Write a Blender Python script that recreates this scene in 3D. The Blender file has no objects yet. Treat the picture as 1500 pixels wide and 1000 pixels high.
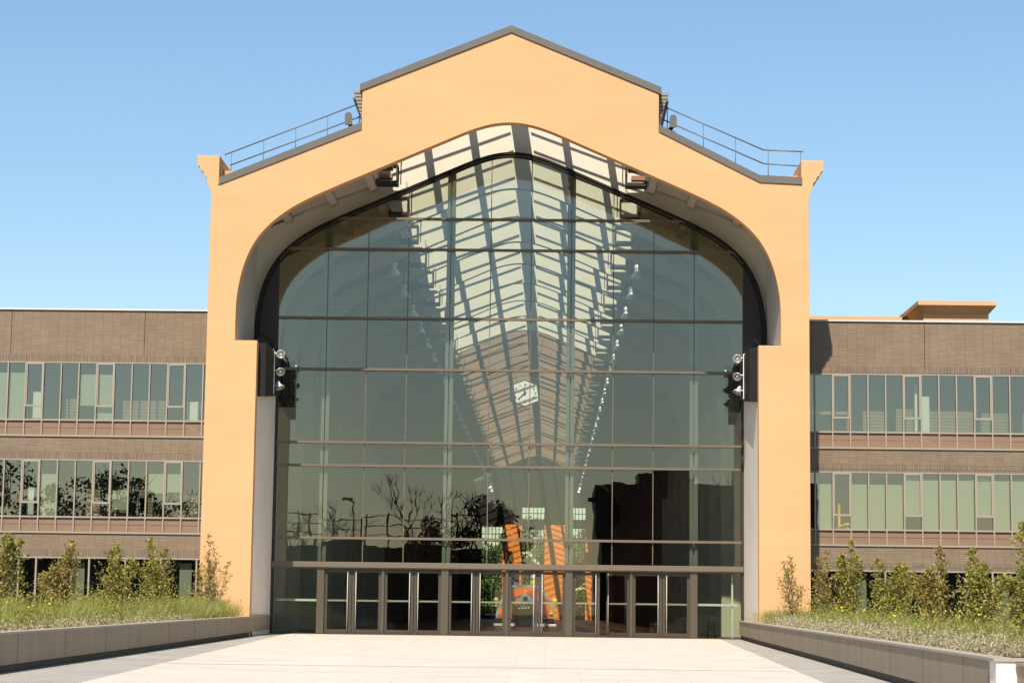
import bpy, bmesh, math, random
import numpy as np
from mathutils import Vector, Matrix
random.seed(4); RNG = np.random.default_rng(7)
S = bpy.context.scene
COL = S.collection
R = math.radians

# ------------------------------------------------------------------ materials
def nt(name):
    m = bpy.data.materials.new(name); m.use_nodes = True
    t = m.node_tree; b = t.nodes['Principled BSDF']
    return m, t, b
def N(t, kind, **kw):
    n = t.nodes.new(kind)
    for k, v in kw.items():
        if k in n.inputs: n.inputs[k].default_value = v
        else: setattr(n, k, v)
    return n
def c4(c): return (c[0], c[1], c[2], 1.0)
def M(name, col, rough=.7, metal=0, var=0, vs=1.0, bump=0, bs=30.0, spec=.4, stretch=None, col2=None):
    m, t, b = nt(name); L = t.links.new
    b.inputs['Base Color'].default_value = c4(col); b.inputs['Roughness'].default_value = rough
    b.inputs['Metallic'].default_value = metal; b.inputs['Specular IOR Level'].default_value = spec
    co = N(t, 'ShaderNodeTexCoord')
    vec = co.outputs['Object']
    if stretch:
        mp = N(t, 'ShaderNodeMapping'); mp.inputs['Scale'].default_value = stretch
        L(vec, mp.inputs['Vector']); vec = mp.outputs['Vector']
    if var:
        n1 = N(t, 'ShaderNodeTexNoise', Scale=vs, Detail=6.0, Roughness=.65); L(vec, n1.inputs['Vector'])
        mr = N(t, 'ShaderNodeMapRange'); mr.inputs['From Min'].default_value = .3; mr.inputs['From Max'].default_value = .7
        L(n1.outputs['Fac'], mr.inputs['Value'])
        mx = N(t, 'ShaderNodeMix', data_type='RGBA')
        lo = col2 if col2 else tuple(x*(1-var) for x in col)
        hi = col if col2 else tuple(min(1, x*(1+var*.5)) for x in col)
        mx.inputs['A'].default_value = c4(lo); mx.inputs['B'].default_value = c4(hi)
        L(mr.outputs['Result'], mx.inputs['Factor']); L(mx.outputs['Result'], b.inputs['Base Color'])
    if bump:
        n2 = N(t, 'ShaderNodeTexNoise', Scale=bs, Detail=4.0); L(co.outputs['Object'], n2.inputs['Vector'])
        bp = N(t, 'ShaderNodeBump', Strength=1.0, Distance=bump); L(n2.outputs['Fac'], bp.inputs['Height'])
        L(bp.outputs['Normal'], b.inputs['Normal'])
    return m
def glass(name, tint, f0, wob, wscale=.9):
    m, t, b = nt(name); L = t.links.new
    t.nodes.remove(b); out = t.nodes['Material Output']
    tr = N(t, 'ShaderNodeBsdfTransparent'); tr.inputs['Color'].default_value = c4(tint)
    gl = N(t, 'ShaderNodeBsdfGlossy'); gl.inputs['Roughness'].default_value = 0.0
    gl.inputs['Color'].default_value = (1, .92, .76, 1)
    lw = N(t, 'ShaderNodeLayerWeight', Blend=.5)
    pw = N(t, 'ShaderNodeMath', operation='POWER'); pw.inputs[1].default_value = 5
    ma = N(t, 'ShaderNodeMath', operation='MULTIPLY_ADD'); ma.inputs[1].default_value = 1-f0; ma.inputs[2].default_value = f0
    mix = N(t, 'ShaderNodeMixShader')
    L(lw.outputs['Facing'], pw.inputs[0]); L(pw.outputs[0], ma.inputs[0]); L(ma.outputs[0], mix.inputs[0])
    L(tr.outputs[0], mix.inputs[1]); L(gl.outputs[0], mix.inputs[2]); L(mix.outputs[0], out.inputs['Surface'])
    co = N(t, 'ShaderNodeTexCoord'); n2 = N(t, 'ShaderNodeTexNoise', Scale=wscale, Detail=1.5)
    L(co.outputs['Object'], n2.inputs['Vector'])
    bp = N(t, 'ShaderNodeBump', Strength=1.0, Distance=wob); L(n2.outputs['Fac'], bp.inputs['Height'])
    L(bp.outputs['Normal'], gl.inputs['Normal'])
    return m
def brick(name, c1, c2, mortar, bw, rh, ms, axes=('X', 'Z'), offset=0.0, rough=.75, bumpd=.001, var=.15):
    m, t, b = nt(name); L = t.links.new
    co = N(t, 'ShaderNodeTexCoord'); sp = N(t, 'ShaderNodeSeparateXYZ'); cb = N(t, 'ShaderNodeCombineXYZ')
    L(co.outputs['Object'], sp.inputs[0]); L(sp.outputs[axes[0]], cb.inputs['X']); L(sp.outputs[axes[1]], cb.inputs['Y'])
    br = N(t, 'ShaderNodeTexBrick', offset=offset, squash=1.0)
    for k, v in (('Color1', c4(c1)), ('Color2', c4(c2)), ('Mortar', c4(mortar)), ('Scale', 1.0), ('Mortar Size', ms), ('Mortar Smooth', .1), ('Brick Width', bw), ('Row Height', rh)):
        br.inputs[k].default_value = v
    L(cb.outputs[0], br.inputs['Vector'])
    n1 = N(t, 'ShaderNodeTexNoise', Scale=.6, Detail=6.0, Roughness=.7); L(co.outputs['Object'], n1.inputs['Vector'])
    mr = N(t, 'ShaderNodeMapRange'); mr.inputs['From Min'].default_value = .3; mr.inputs['From Max'].default_value = .7
    mr.inputs['To Min'].default_value = 1-var; mr.inputs['To Max'].default_value = 1+var*.6
    L(n1.outputs['Fac'], mr.inputs['Value'])
    vm = N(t, 'ShaderNodeVectorMath', operation='SCALE'); L(br.outputs['Color'], vm.inputs[0]); L(mr.outputs['Result'], vm.inputs['Scale'])
    L(vm.outputs[0], b.inputs['Base Color']); b.inputs['Roughness'].default_value = rough; b.inputs['Specular IOR Level'].default_value = .25
    if bumpd:
        bp = N(t, 'ShaderNodeBump', Strength=1.0, Distance=bumpd); bp.invert = True
        L(br.outputs['Fac'], bp.inputs['Height']); L(bp.outputs['Normal'], b.inputs['Normal'])
    return m
def leafmat(name, cols, trans=.35):
    m, t, b = nt(name); L = t.links.new
    g = N(t, 'ShaderNodeNewGeometry'); rp = N(t, 'ShaderNodeValToRGB')
    els = rp.color_ramp.elements
    els[0].color = c4(cols[0]); els[1].color = c4(cols[-1])
    for i, c in enumerate(cols[1:-1]):
        e = els.new((i+1)/(len(cols)-1)); e.color = c4(c)
    L(g.outputs['Random Per Island'], rp.inputs[0]); L(rp.outputs[0], b.inputs['Base Color'])
    b.inputs['Roughness'].default_value = .55; b.inputs['Specular IOR Level'].default_value = .3
    tl = N(t, 'ShaderNodeBsdfTranslucent'); mx = N(t, 'ShaderNodeMixShader', Fac=trans)
    L(rp.outputs[0], tl.inputs['Color']); L(b.outputs[0], mx.inputs[1]); L(tl.outputs[0], mx.inputs[2])
    L(mx.outputs[0], t.nodes['Material Output'].inputs['Surface'])
    return m

ORANGE = M('orange_render', (.675, .383, .185), .85, var=.08, vs=.3, bump=.003, bs=14, spec=.2, stretch=(.5, .5, 2.2))
CREAM = M('cream_render', (.86, .78, .67), .85, var=.07, vs=.5, spec=.2)
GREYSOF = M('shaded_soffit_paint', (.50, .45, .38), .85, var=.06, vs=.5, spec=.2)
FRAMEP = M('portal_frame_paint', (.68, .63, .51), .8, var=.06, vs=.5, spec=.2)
FRAMEB = M('brown_frame', (.30, .19, .13), .8, var=.12, vs=.8, spec=.2)  # browner tone for the frames deeper in the nave
COPING = M('grey_coping_metal', (.135, .12, .10), .5, var=.1, vs=.6, spec=.4)
BRONZE = M('bronze_cladding', (.030, .025, .022), .55, var=.1, vs=.4)
DARKSTEEL = M('dark_steel', (.014, .012, .011), .6, spec=.2)
TAUPE = M('taupe_aluminium', (.15, .12, .085), .45, var=.05, vs=.5, spec=.3)
DOORAL = M('door_aluminium', (.068, .056, .040), .45, spec=.3)
POSTAL = M('door_post_aluminium', (.088, .072, .050), .45, spec=.3)
LSTEEL = M('lantern_steel', (.48, .45, .38), .6)
RIB = M('ribbed_cladding', (.27, .25, .205), .6)
INMULL = M('pale_steel_column', (.17, .17, .15), .5)
STEEL = M('stainless_steel', (.46, .42, .35), .5, metal=.1)
WHITEP = M('white_paint', (.78, .76, .72), .45)
SILVER = M('silver_lamp_metal', (.78, .78, .75), .35, metal=.3)
LENS = M('lamp_lens', (.24, .225, .19), .3, var=.5, vs=14)
GLASSM = glass('nave_glass', (.69, .745, .66), .135, .0016, .8)
DOORGL = glass('door_glass', (.66, .72, .63), .07, .0006)
WINGL = glass('window_glass', (.63, .675, .595), .21, .0008, 1.0)
FARGL = glass('far_window_glass', (.85, .90, .85), .06, .0003)
BRICK = brick('brown_brick', (.235, .168, .110), (.275, .20, .134), (.165, .12, .082), .375, .070, .009)
SOLD = brick('soldier_brick', (.285, .21, .145), (.21, .152, .104), (.11, .08, .057), .068, .5, .010, bumpd=.004)
SPAN = M('brown_spandrel', (.25, .155, .10), .6, var=.08, vs=1.2)
WFRAME = M('window_frame_metal', (.34, .285, .22), .45, spec=.5)
WCOPE = M('pale_coping', (.62, .585, .53), .6)
BLIND = M('pale_blind', (.48, .485, .38), .9, var=.04, vs=1, spec=.1)
ROOMW = M('office_wall', (.22, .24, .25), .9)
ROOMF = M('office_floor', (.07, .07, .07), .9)
CABINET = brick('slatted_cabinet', (.36, .28, .20), (.33, .26, .19), (.12, .09, .07), 3.0, .14, .015)
WHITEC = M('white_column', (.85, .87, .80), .8)
PAVE = brick('pale_paving', (.62, .55, .455), (.60, .53, .435), (.50, .44, .36), 1.6, .8, .012, axes=('X', 'Y'), offset=.5, bumpd=.002, rough=.8, var=.13)
SETT = brick('grey_setts', (.47, .43, .37), (.39, .36, .31), (.27, .245, .21), .22, .14, .012, axes=('X', 'Y'), offset=.5, bumpd=.004, rough=.8, var=.2)
GROUNDM = M('asphalt_ground', (.10, .095, .09), .9, var=.3, vs=.3)
HALLFLOOR = brick('red_deck', (.20, .085, .050), (.16, .07, .042), (.06, .03, .02), 6.0, .25, .02, axes=('Y', 'X'), offset=.4, rough=.35, bumpd=0)
PLANTW = M('planter_concrete', (.335, .268, .188), .8, var=.12, vs=1.3, spec=.2, stretch=(1, 1.4, .25))
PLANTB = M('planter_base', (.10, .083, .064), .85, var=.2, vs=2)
PLANTC = M('planter_coping', (.38, .325, .255), .8, var=.1, vs=1.5)
SOIL = M('soil', (.10, .075, .05), .95, var=.3, vs=4)
BARK = M('bark', (.17, .13, .09), .9, var=.2, vs=6)
DBARK = M('dark_bark', (.05, .04, .03), .9)
LEAFA = leafmat('olive_leaves', [(.25, .235, .04), (.38, .345, .06), (.14, .14, .026), (.55, .48, .11), (.30, .28, .05), (.60, .54, .16)], .42)
LEAFB = leafmat('bronze_leaves', [(.40, .28, .07), (.32, .27, .055), (.52, .34, .115), (.20, .165, .035), (.45, .39, .085), (.60, .46, .18)], .42)
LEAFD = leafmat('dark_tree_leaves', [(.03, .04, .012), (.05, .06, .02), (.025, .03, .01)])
LEAFG = leafmat('fresh_tree_leaves', [(.16, .24, .05), (.24, .34, .09), (.10, .16, .035), (.30, .38, .12)], .45)
GRASS = leafmat('grass_blades', [(.29, .33, .06), (.40, .41, .10), (.20, .25, .04), (.54, .48, .22)], .4)
SILVERL = leafmat('silver_leaves', [(.46, .41, .24), (.57, .50, .31), (.35, .31, .17), (.50, .40, .22)], .3)
PETAL = M('yellow_petals', (.85, .62, .03), .6)

# ------------------------------------------------------------------ mesh helpers
class MB:
    def __init__(s): s.v = []; s.f = []; s.sm = []
    def add(s, vs, fs, smooth=False):
        o = len(s.v); s.v += [tuple(v) for v in vs]; s.f += [tuple(i+o for i in f) for f in fs]; s.sm += [smooth]*len(fs); return s
    def box(s, x0, x1, y0, y1, z0, z1):
        x0, x1 = min(x0, x1), max(x0, x1); y0, y1 = min(y0, y1), max(y0, y1); z0, z1 = min(z0, z1), max(z0, z1)
        return s.add([(x0,y0,z0),(x1,y0,z0),(x1,y1,z0),(x0,y1,z0),(x0,y0,z1),(x1,y0,z1),(x1,y1,z1),(x0,y1,z1)],
              [(3,2,1,0),(4,5,6,7),(0,1,5,4),(1,2,6,5),(2,3,7,6),(3,0,4,7)])
    def xz(s, pts, y0, y1):            # polygon in XZ (counter clockwise seen from -Y) extruded along Y
        n = len(pts); a = sum(pts[i][0]*pts[(i+1)%n][1]-pts[(i+1)%n][0]*pts[i][1] for i in range(n))
        if a < 0: pts = pts[::-1]
        vs = [(x, y0, z) for x, z in pts]+[(x, y1, z) for x, z in pts]
        fs = [tuple(range(n)), tuple(range(2*n-1, n-1, -1))]+[(i+n, (i+1)%n+n, (i+1)%n, i) for i in range(n)]
        return s.add(vs, fs)
    def tube(s, p, q, r, r2=None, n=8, cap=True):
        p, q = Vector(p), Vector(q); d = (q-p); r2 = r if r2 is None else r2
        if d.length < 1e-6: return s
        d.normalize(); u = d.orthogonal().normalized(); w = d.cross(u)
        vs = []
        for c, rr in ((p, r), (q, r2)):
            for i in range(n):
                a = 2*math.pi*i/n; vs.append(c+(u*math.cos(a)+w*math.sin(a))*rr)
        fs = [(i, (i+1) % n, (i+1) % n+n, i+n) for i in range(n)]
        s.add(vs, fs, True)
        if cap: o = len(s.v)-2*n; s.f += [tuple(o+i for i in range(n-1, -1, -1)), tuple(o+n+i for i in range(n))]; s.sm += [False, False]
        return s
    def lathe(s, prof, c, axis=(0, 0, 1), n=16):   # prof: list of (r, h)
        c = Vector(c); d = Vector(axis).normalized(); u = d.orthogonal().normalized(); w = d.cross(u)
        vs = []
        for r, h in prof:
            for i in range(n):
                a = 2*math.pi*i/n; vs.append(c+d*h+(u*math.cos(a)+w*math.sin(a))*r)
        fs = [(k*n+i, k*n+(i+1) % n, (k+1)*n+(i+1) % n, (k+1)*n+i) for k in range(len(prof)-1) for i in range(n)]
        return s.add(vs, fs, True)
    def ball(s, c, rx, ry, rz, n=12, m=8):
        vs = []; fs = []
        for j in range(m+1):
            th = math.pi*j/m
            for i in range(n):
                a = 2*math.pi*i/n
                vs.append((c[0]+rx*math.sin(th)*math.cos(a), c[1]+ry*math.sin(th)*math.sin(a), c[2]-rz*math.cos(th)))
        for j in range(m):
            for i in range(n): fs.append((j*n+i, j*n+(i+1) % n, (j+1)*n+(i+1) % n, (j+1)*n+i))
        return s.add(vs, fs, True)
    def build(s, name, mat, parent=None, bevel=0):
        me = bpy.data.meshes.new(name); me.from_pydata(s.v, [], s.f); me.materials.append(mat)
        me.polygons.foreach_set('use_smooth', s.sm)
        bm = bmesh.new(); bm.from_mesh(me)
        big = [f for f in bm.faces if len(f.verts) > 4]
        if big: bmesh.ops.triangulate(bm, faces=big)
        bm.to_mesh(me); bm.free(); me.update()
        o = bpy.data.objects.new(name, me); COL.objects.link(o)
        if parent: o.parent = parent
        if bevel:
            b = o.modifiers.new('bevel', 'BEVEL'); b.width = bevel; b.segments = 2; b.limit_method = 'ANGLE'
        return o
def tag(o, label=None, cat=None, group=None, kind=None):
    if label: o['label'] = label
    if cat: o['category'] = cat
    if group: o['group'] = group
    if kind: o['kind'] = kind
    return o
def thing(name, label, cat, loc=(0, 0, 0), rz=0, group=None):
    o = bpy.data.objects.new(name, None); COL.objects.link(o); o.location = loc; o.rotation_euler.z = rz; o.empty_display_size = .3
    return tag(o, label, cat, group)
def copy_tree(o, parent=None):
    c = o.copy(); COL.objects.link(c); c.parent = parent
    for ch in list(o.children): copy_tree(ch, c)
    return c
def quads_np(name, P, mat, parent=None, smooth=False):       # P: (n,4,3)
    n = len(P); me = bpy.data.meshes.new(name)
    me.vertices.add(n*4); me.vertices.foreach_set('co', P.reshape(-1).astype(np.float32))
    me.loops.add(n*4); me.loops.foreach_set('vertex_index', np.arange(n*4, dtype=np.int32))
    me.polygons.add(n); me.polygons.foreach_set('loop_start', np.arange(0, n*4, 4, dtype=np.int32))
    me.update(calc_edges=True); me.validate(); me.materials.append(mat)
    o = bpy.data.objects.new(name, me); COL.objects.link(o)
    if parent: o.parent = parent
    return o
def leaf_quads(C, ln, wd, up=.2):           # leaf shaped (diamond) quads at centres C
    n = len(C); d = RNG.normal(size=(n, 3)); d[:, 2] += up; d /= np.linalg.norm(d, axis=1)[:, None]
    e = RNG.normal(size=(n, 3)); e -= (e*d).sum(1)[:, None]*d; e /= np.linalg.norm(e, axis=1)[:, None]
    s = RNG.uniform(.6, 1.3, (n, 1)); a = d*s*ln*.5; b = e*s*wd*.5
    return np.stack([C-a, C+b-a*.1, C+a, C-b-a*.1], 1)

# ------------------------------------------------------------------ ground
def gz(y): return 0.0 if y > 5.6 else (-.0115*(5.6-y) if y > -110 else -.0115*115.6)
def strip_sheet(name, mat, rows, off):      # rows: (y, x0, x1)
    b = MB(); vs = []; fs = []
    for y, x0, x1 in rows: vs += [(x0, y, gz(y)+off), (x1, y, gz(y)+off)]
    for i in range(len(rows)-1): fs.append((2*i, 2*i+1, 2*i+3, 2*i+2))
    b.add(vs, fs); return tag(b.build(name, mat), kind='structure')
strip_sheet('ground', GROUNDM, [(y, -1500, 1500) for y in (-1500, -110, 5.6, 1500)], -.012)
strip_sheet('pavement_setts', SETT, [(y, -10.6, 10.6) for y in (-84, 5.3)], -.004)
strip_sheet('pavement', PAVE, [(-110, -7.7, 7.6), (-39, -7.7, 7.68), (-3.4, -8.72, 8.5), (5.3, -8.95, 8.75)], 0.0)
j = MB()
for y0 in (-28.6, -56.0): j.box(-7.9, 7.8, y0, y0+.07, gz(y0)+.001, gz(y0)+.005)
tag(j.build('pavement_drain', COPING), 'thin dark drainage joint crossing the pale paving', 'drain', kind='structure')

# ------------------------------------------------------------------ hall
AKEY = [(0,20.18),(.75,20.10),(1.6,19.84),(2.7,19.37),(4.0,18.80),(5.4,18.19),(6.7,17.62),(7.7,17.16),(8.5,16.73),(9.2,16.22),(9.75,15.66),(10.15,15.02),(10.42,14.32),(10.58,13.6),(10.66,12.9),(10.67,12.2),(10.67,11.4)]
def spline(K, n=4):
    out = []
    for i in range(len(K)-1):
        p0, p1, p2, p3 = K[i-1] if i else (-K[1][0], K[1][1]), K[i], K[i+1], K[min(i+2, len(K)-1)]
        for k in range(n):
            t = k/n
            out.append(tuple(.5*(2*p1[c]+(p2[c]-p0[c])*t+(2*p0[c]-5*p1[c]+4*p2[c]-p3[c])*t*t+(3*p1[c]-p0[c]-3*p2[c]+p3[c])*t**3) for c in (0, 1)))
    return out+[K[-1]]
ARCH = spline(AKEY)
def archz(x):
    x = abs(x)
    for (a, b), (c, d) in zip(ARCH, ARCH[1:]):
        if a <= x <= c and c > a: return b+(d-b)*(x-a)/(c-a)
    return 11.4
def archpts(off=0.0, zmin=11.4):             # left to right, offset inwards by off
    P = [Vector((x, z)) for x, z in ARCH if z >= zmin]
    out = []
    for i, p in enumerate(P):
        a = P[max(0, i-1)]; b = P[min(len(P)-1, i+1)]; t = (b-a).normalized(); n = Vector((t.y, -t.x))  # points down/in
        if i == 0: n = Vector((0, -1))
        out.append(p+(-n if n.x > 0 and i > 0 and False else n)*off)
    L = [(-p.x, p.y) for p in out[:0:-1]]
    return L+[(p.x, p.y) for p in out]
hall = thing('exhibition_hall', 'tall ochre gabled hall with rounded arch opening and full height glass front', 'hall', (0, 0, 0))
inner_low = 9.8
front = [(-11.78,-.3),(-11.78,17.45),(-11.48,17.58),(-5.88,19.86),(-5.88,21.43),(0,23.84),(5.88,21.40),(5.88,19.86),(9.86,17.86),(11.55,17.78),(11.78,17.70),(11.78,-.3),
         (inner_low,-.3),(inner_low,11.4)]+archpts()[::-1]+[(-inner_low,11.4),(-inner_low,-.3)]
MB().xz(front, 0, .5).build('front_wall', ORANGE, hall, .015)
def capstrip(p, q, h, y0, y1):
    return MB().xz([p, q, (q[0], q[1]+h), (p[0], p[1]+h)], y0, y1).build('coping', COPING, hall)
capstrip((-5.98, 21.40), (0, 23.84), .285, -.06, 1.0); capstrip((0, 23.84), (5.98, 21.37), .285, -.06, 1.0)
capstrip((-11.48, 17.58), (-5.885, 19.86), .29, -.05, .9); capstrip((5.885, 19.86), (9.86, 17.86), .29, -.05, .9); capstrip((9.86, 17.86), (11.52, 17.79), .29, -.05, .9)
for s in (-1, 1):
    # pillar behind the front wall and the upper side wall
    q = [(s*9.805, .5), (s*11.76, .5), (s*11.76, 6.6), (s*9.70, 6.6)]
    b = MB(); F = [(3,2,1,0),(4,5,6,7),(0,1,5,4),(1,2,6,5),(2,3,7,6),(3,0,4,7)]
    b.add([(x, y, -.3) for x, y in q]+[(x, y, 11.38) for x, y in q], F if s > 0 else [f[::-1] for f in F]); b.build('pillar', CREAM, hall)
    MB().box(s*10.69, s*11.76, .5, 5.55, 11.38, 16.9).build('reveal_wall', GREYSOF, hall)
    # cornice: flared eaves running back along the side of the hall
    co = [(11.49,17.62),(11.49,18.76),(12.36,18.76),(12.36,18.36),(12.26,18.30),(12.22,18.16),(12.12,18.10),(12.06,17.94),(11.97,17.86),(11.92,17.62),(11.80,17.30)]
    MB().xz([(s*x, z) for x, z in co], .003, 6.6).build('cornice', ORANGE, hall, .01)
    MB().box(s*11.05, s*11.47, 1.0, 6.5, 17.7, 18.35).build('parapet_block', ORANGE, hall)
    # ribbed flare under the lantern eaves
    lv = MB()
    for k in range(9):
        z = 20.30+k*.145; x = 5.90+.045*k
        lv.xz([(s*(x-.35), z), (s*x, z), (s*(x+.045), z+.105), (s*(x-.35), z+.105)], .52, 203)
    lv.build('ribbed_eaves', RIB, hall)
    MB().xz([(s*5.5, 20.3), (s*5.86, 20.3), (s*6.22, 21.58), (s*5.5, 21.58)], .60, 203).build('eaves_backing', DARKSTEEL, hall)
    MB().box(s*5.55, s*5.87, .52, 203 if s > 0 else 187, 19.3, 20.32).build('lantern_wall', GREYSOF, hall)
    # side roof with purlins beneath
    zr = lambda x: 18.85-.38*(x-5.6)
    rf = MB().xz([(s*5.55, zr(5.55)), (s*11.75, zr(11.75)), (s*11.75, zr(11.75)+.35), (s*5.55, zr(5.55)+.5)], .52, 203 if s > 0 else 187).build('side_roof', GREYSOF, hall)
    if s < 0:  # added opening in the roof, unseen, lets sun onto the left end pier
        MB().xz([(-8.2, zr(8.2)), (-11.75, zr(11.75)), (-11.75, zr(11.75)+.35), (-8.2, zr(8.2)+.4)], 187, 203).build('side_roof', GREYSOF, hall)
        gb = MB(); y = 187.4
        while y < 202.5: gb.xz([(-5.55, zr(5.55)+.5), (-8.2, zr(8.2)+.4), (-8.2, zr(8.2)+.32), (-5.55, zr(5.55)+.42)], y, y+.14); y += .9
        gb.build('added_rooflight_bars', COPING, hall)
    for x in (5.7, 7.35, 9.25):
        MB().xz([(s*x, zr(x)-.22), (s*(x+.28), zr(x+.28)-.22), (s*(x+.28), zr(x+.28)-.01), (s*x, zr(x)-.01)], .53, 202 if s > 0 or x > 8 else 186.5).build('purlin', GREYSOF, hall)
    cr = MB(); yy = .6
    while yy < 5.5:
        cr.xz([(s*5.75, zr(5.75)-.03), (s*11.4, zr(11.4)-.03), (s*11.4, zr(11.4)-.002), (s*5.75, zr(5.75)-.002)], yy, yy+.07); yy += .16
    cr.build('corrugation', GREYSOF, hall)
    MB().box(s*11.35, s*11.75, 6.7, 203, 0, 16.6).build('side_wall', M('hall_side_wall', (.24, .22, .19), .9, var=.2, vs=.3), hall)
    # dark cladding beside the glass, box on the pillar
    arc = [(x, z) for x, z in ARCH if x >= 9.3]
    lo = [(10.66, 11.3), (9.70, 11.3), (9.70, 15.70)]
    MB().xz([(s*x, z) for x, z in [(9.70, 15.72)]+[(x-.02, z) for x, z in ARCH if x > 9.72]+[(10.65, 11.3), (9.70, 11.3)]], 5.50, 5.62).build('cladding_panel', BRONZE, hall)
    q = [(s*9.50, .502, 9.25), (s*9.80, .502, 9.25), (s*9.80, 5.4, 9.78), (s*9.50, 5.4, 9.78)]
    b = MB(); F = [(3,2,1,0),(4,5,6,7),(0,1,5,4),(1,2,6,5),(2,3,7,6),(3,0,4,7)]
    b.add(q+[(x, y, 11.37) for x, y, z in q], F if s < 0 else [f[::-1] for f in F]); b.build('steel_casing', DARKSTEEL, hall)
    MB().box(s*8.98, s*9.97, 5.78, 6.0, 9.35, 11.3).build('added_dark_box', DARKSTEEL, hall)  # added dark box, blackens the glass where the outer casing is mirrored
    MB().box(s*9.62, s*9.74, 5.42, 5.72, 0, 11.3).build('edge_frame', BRONZE, hall)
# portal frames, one every 7 m
fr_out = [(-11.3,0),(-11.3,16.5),(-5.85,18.95),(-5.85,21.2),(0,23.38),(5.85,21.2),(5.85,18.95),(11.3,16.5),(11.3,0)]
fr_in = [(9.42,0),(9.42,8.7),(9.8,8.7),(9.8,11.4)]+archpts()[::-1]+[(-9.8,11.4),(-9.8,8.7),(-9.42,8.7),(-9.42,0)]
fbm = MB().xz(fr_out+fr_in, 0, .45)
fr_in0 = [(9.98,0),(9.98,11.4)]+archpts()[::-1]+[(-9.98,11.4),(-9.98,0)]
f0_ = MB().xz(fr_out+fr_in0, 0, .45).build('portal_frame', FRAMEP, hall); f0_.location.y = 6.05
f0 = MB().xz(fr_out+fr_in, 0, .45).build('portal_frame', FRAMEP, hall); f0.location.y = 6.05+7
f1 = None
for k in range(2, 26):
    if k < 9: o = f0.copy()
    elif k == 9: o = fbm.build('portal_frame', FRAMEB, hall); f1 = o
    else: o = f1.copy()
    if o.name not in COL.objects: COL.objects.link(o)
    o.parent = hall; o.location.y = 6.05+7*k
# glass frame's own front beam between soffit and roof
zl = lambda x: 21.30+(5.9-abs(x))*.37
# lantern roof: ridge beam, rafters, glazing bars
MB().xz([(-.34, zl(.34)), (0, zl(0)), (.34, zl(.34)), (.34, zl(.34)-.25), (-.34, zl(.34)-.25)], .55, 202.5).build('ridge_beam', LSTEEL, hall)
for x in (1.95, 3.85):
    for s in (-1, 1):
        MB().xz([(s*(x-.15), zl(x-.15)), (s*(x+.15), zl(x+.15)), (s*(x+.15), zl(x+.15)-.2), (s*(x-.15), zl(x-.15)-.2)], .55, 202.5).build('roof_purlin', LSTEEL, hall)
for s in (-1, 1):
    MB().xz([(s*5.5, zl(5.5)), (s*6.3, zl(5.9)-.02), (s*6.3, zl(5.9)-.1), (s*5.5, zl(5.5)-.12)], .55, 203).build('lantern_eave', COPING, hall)
for s in (-1, 1):
    gb = MB(); y = .9
    while y < 202:
        gb.xz([(s*.43, zl(.43)-.02), (s*5.5, zl(5.5)-.02), (s*5.5, zl(5.5)-.05), (s*.43, zl(.43)-.05)], y, y+.10); y += .66
    gb.build('glazing_bars', LSTEEL, hall)['kind'] = 'stuff'
# tilted vent boxes along both edges of the lantern
REDIN = M('vent_inside', (.30, .15, .09), .8)
def vent(y, s):
    b = MB(); x0, x1 = s*4.75, s*5.65; z0, z1 = 18.62, 19.46
    for (a, c) in ((z0, z0+.14), (z1-.05, z1)): b.box(x0, x1, y, y+.75, a, c)
    b.box(x0, x0+s*.07, y, y+.08, z0+.14, z1-.05); b.box(x1-s*.07, x1, y, y+.08, z0+.14, z1-.05)
    b.box(x0, x0+s*.07, y+.67, y+.75, z0+.14, z1-.05); b.box(x1-s*.07, x1, y+.67, y+.75, z0+.14, z1-.05)
    for q in (.05, .2): b.tube((x0-s*.12, y+q, z0), (x0-s*.12, y+q, 20.2), .018)
    b.tube((x0-s*.12, y+.05, z0+.3), (x0-s*.12, y+.6, 20.0), .015)
    return b
for s in (-1, 1):
    v0 = None
    for k in range(28):
        y = 4.6 if k == 0 else 4.6+7*k
        if v0 is None:
            v0 = vent(0, s).build('roof_vent', BRONZE, hall); o = v0
            MB().box(s*5.0, s*5.55, .2, .6, 18.9, 19.08).build('vent_flap', REDIN, v0)
        else:
            o = v0.copy(); COL.objects.link(o)
        o.parent = hall; o.location.y = y
ev = None
for s in (-1, 1):
    o = vent(0, s).build('roof_vent', BRONZE, hall); o.location.y = 1.3
    MB().box(s*5.0, s*5.55, .2, .6, 18.9, 19.08).build('vent_flap', REDIN, o)
# arched glazing frame
for off, th, y0, y1 in ((.0, .09, 5.40, 5.66), (.15, .06, 5.46, 5.66)):
    a = archpts(off+.0); c = archpts(off+th)
    MB().xz(a+c[::-1], y0, y1).build('arch_frame', DARKSTEEL, hall)
# panes
XS = [-9.69,-7.67,-5.98,-4.30,-2.53,-.85,.85,2.53,4.30,5.98,7.67,9.69]
ZS = [2.95,3.93,6.92,7.88,10.93,13.08,16.0,17.3,21]
rp = random.Random(11)
for i in range(11):
    for k in range(8):
        x0, x1, z0, z1 = XS[i]+.012, XS[i+1]-.012, ZS[k]+.012, ZS[k+1]-.012
        xs = np.linspace(x0, x1, 12); top = [min(z1, archz(x)-.06) for x in xs]
        pts = [(x, t) for x, t in zip(xs, top) if t > z0+.02]
        if len(pts) < 3: continue
        lo = [(pts[0][0], z0), (pts[-1][0], z0)]
        cx, cz = (x0+x1)/2, (z0+z1)/2
        ax, az = rp.uniform(-.002, .002), rp.uniform(-.002, .002)
        poly = lo+pts[::-1]
        b = MB(); b.add([(x, 5.6+(x-cx)*ax+(z-cz)*az, z) for x, z in poly], [tuple(range(len(poly)))])
        b.build('pane', GLASSM, hall)
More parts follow.
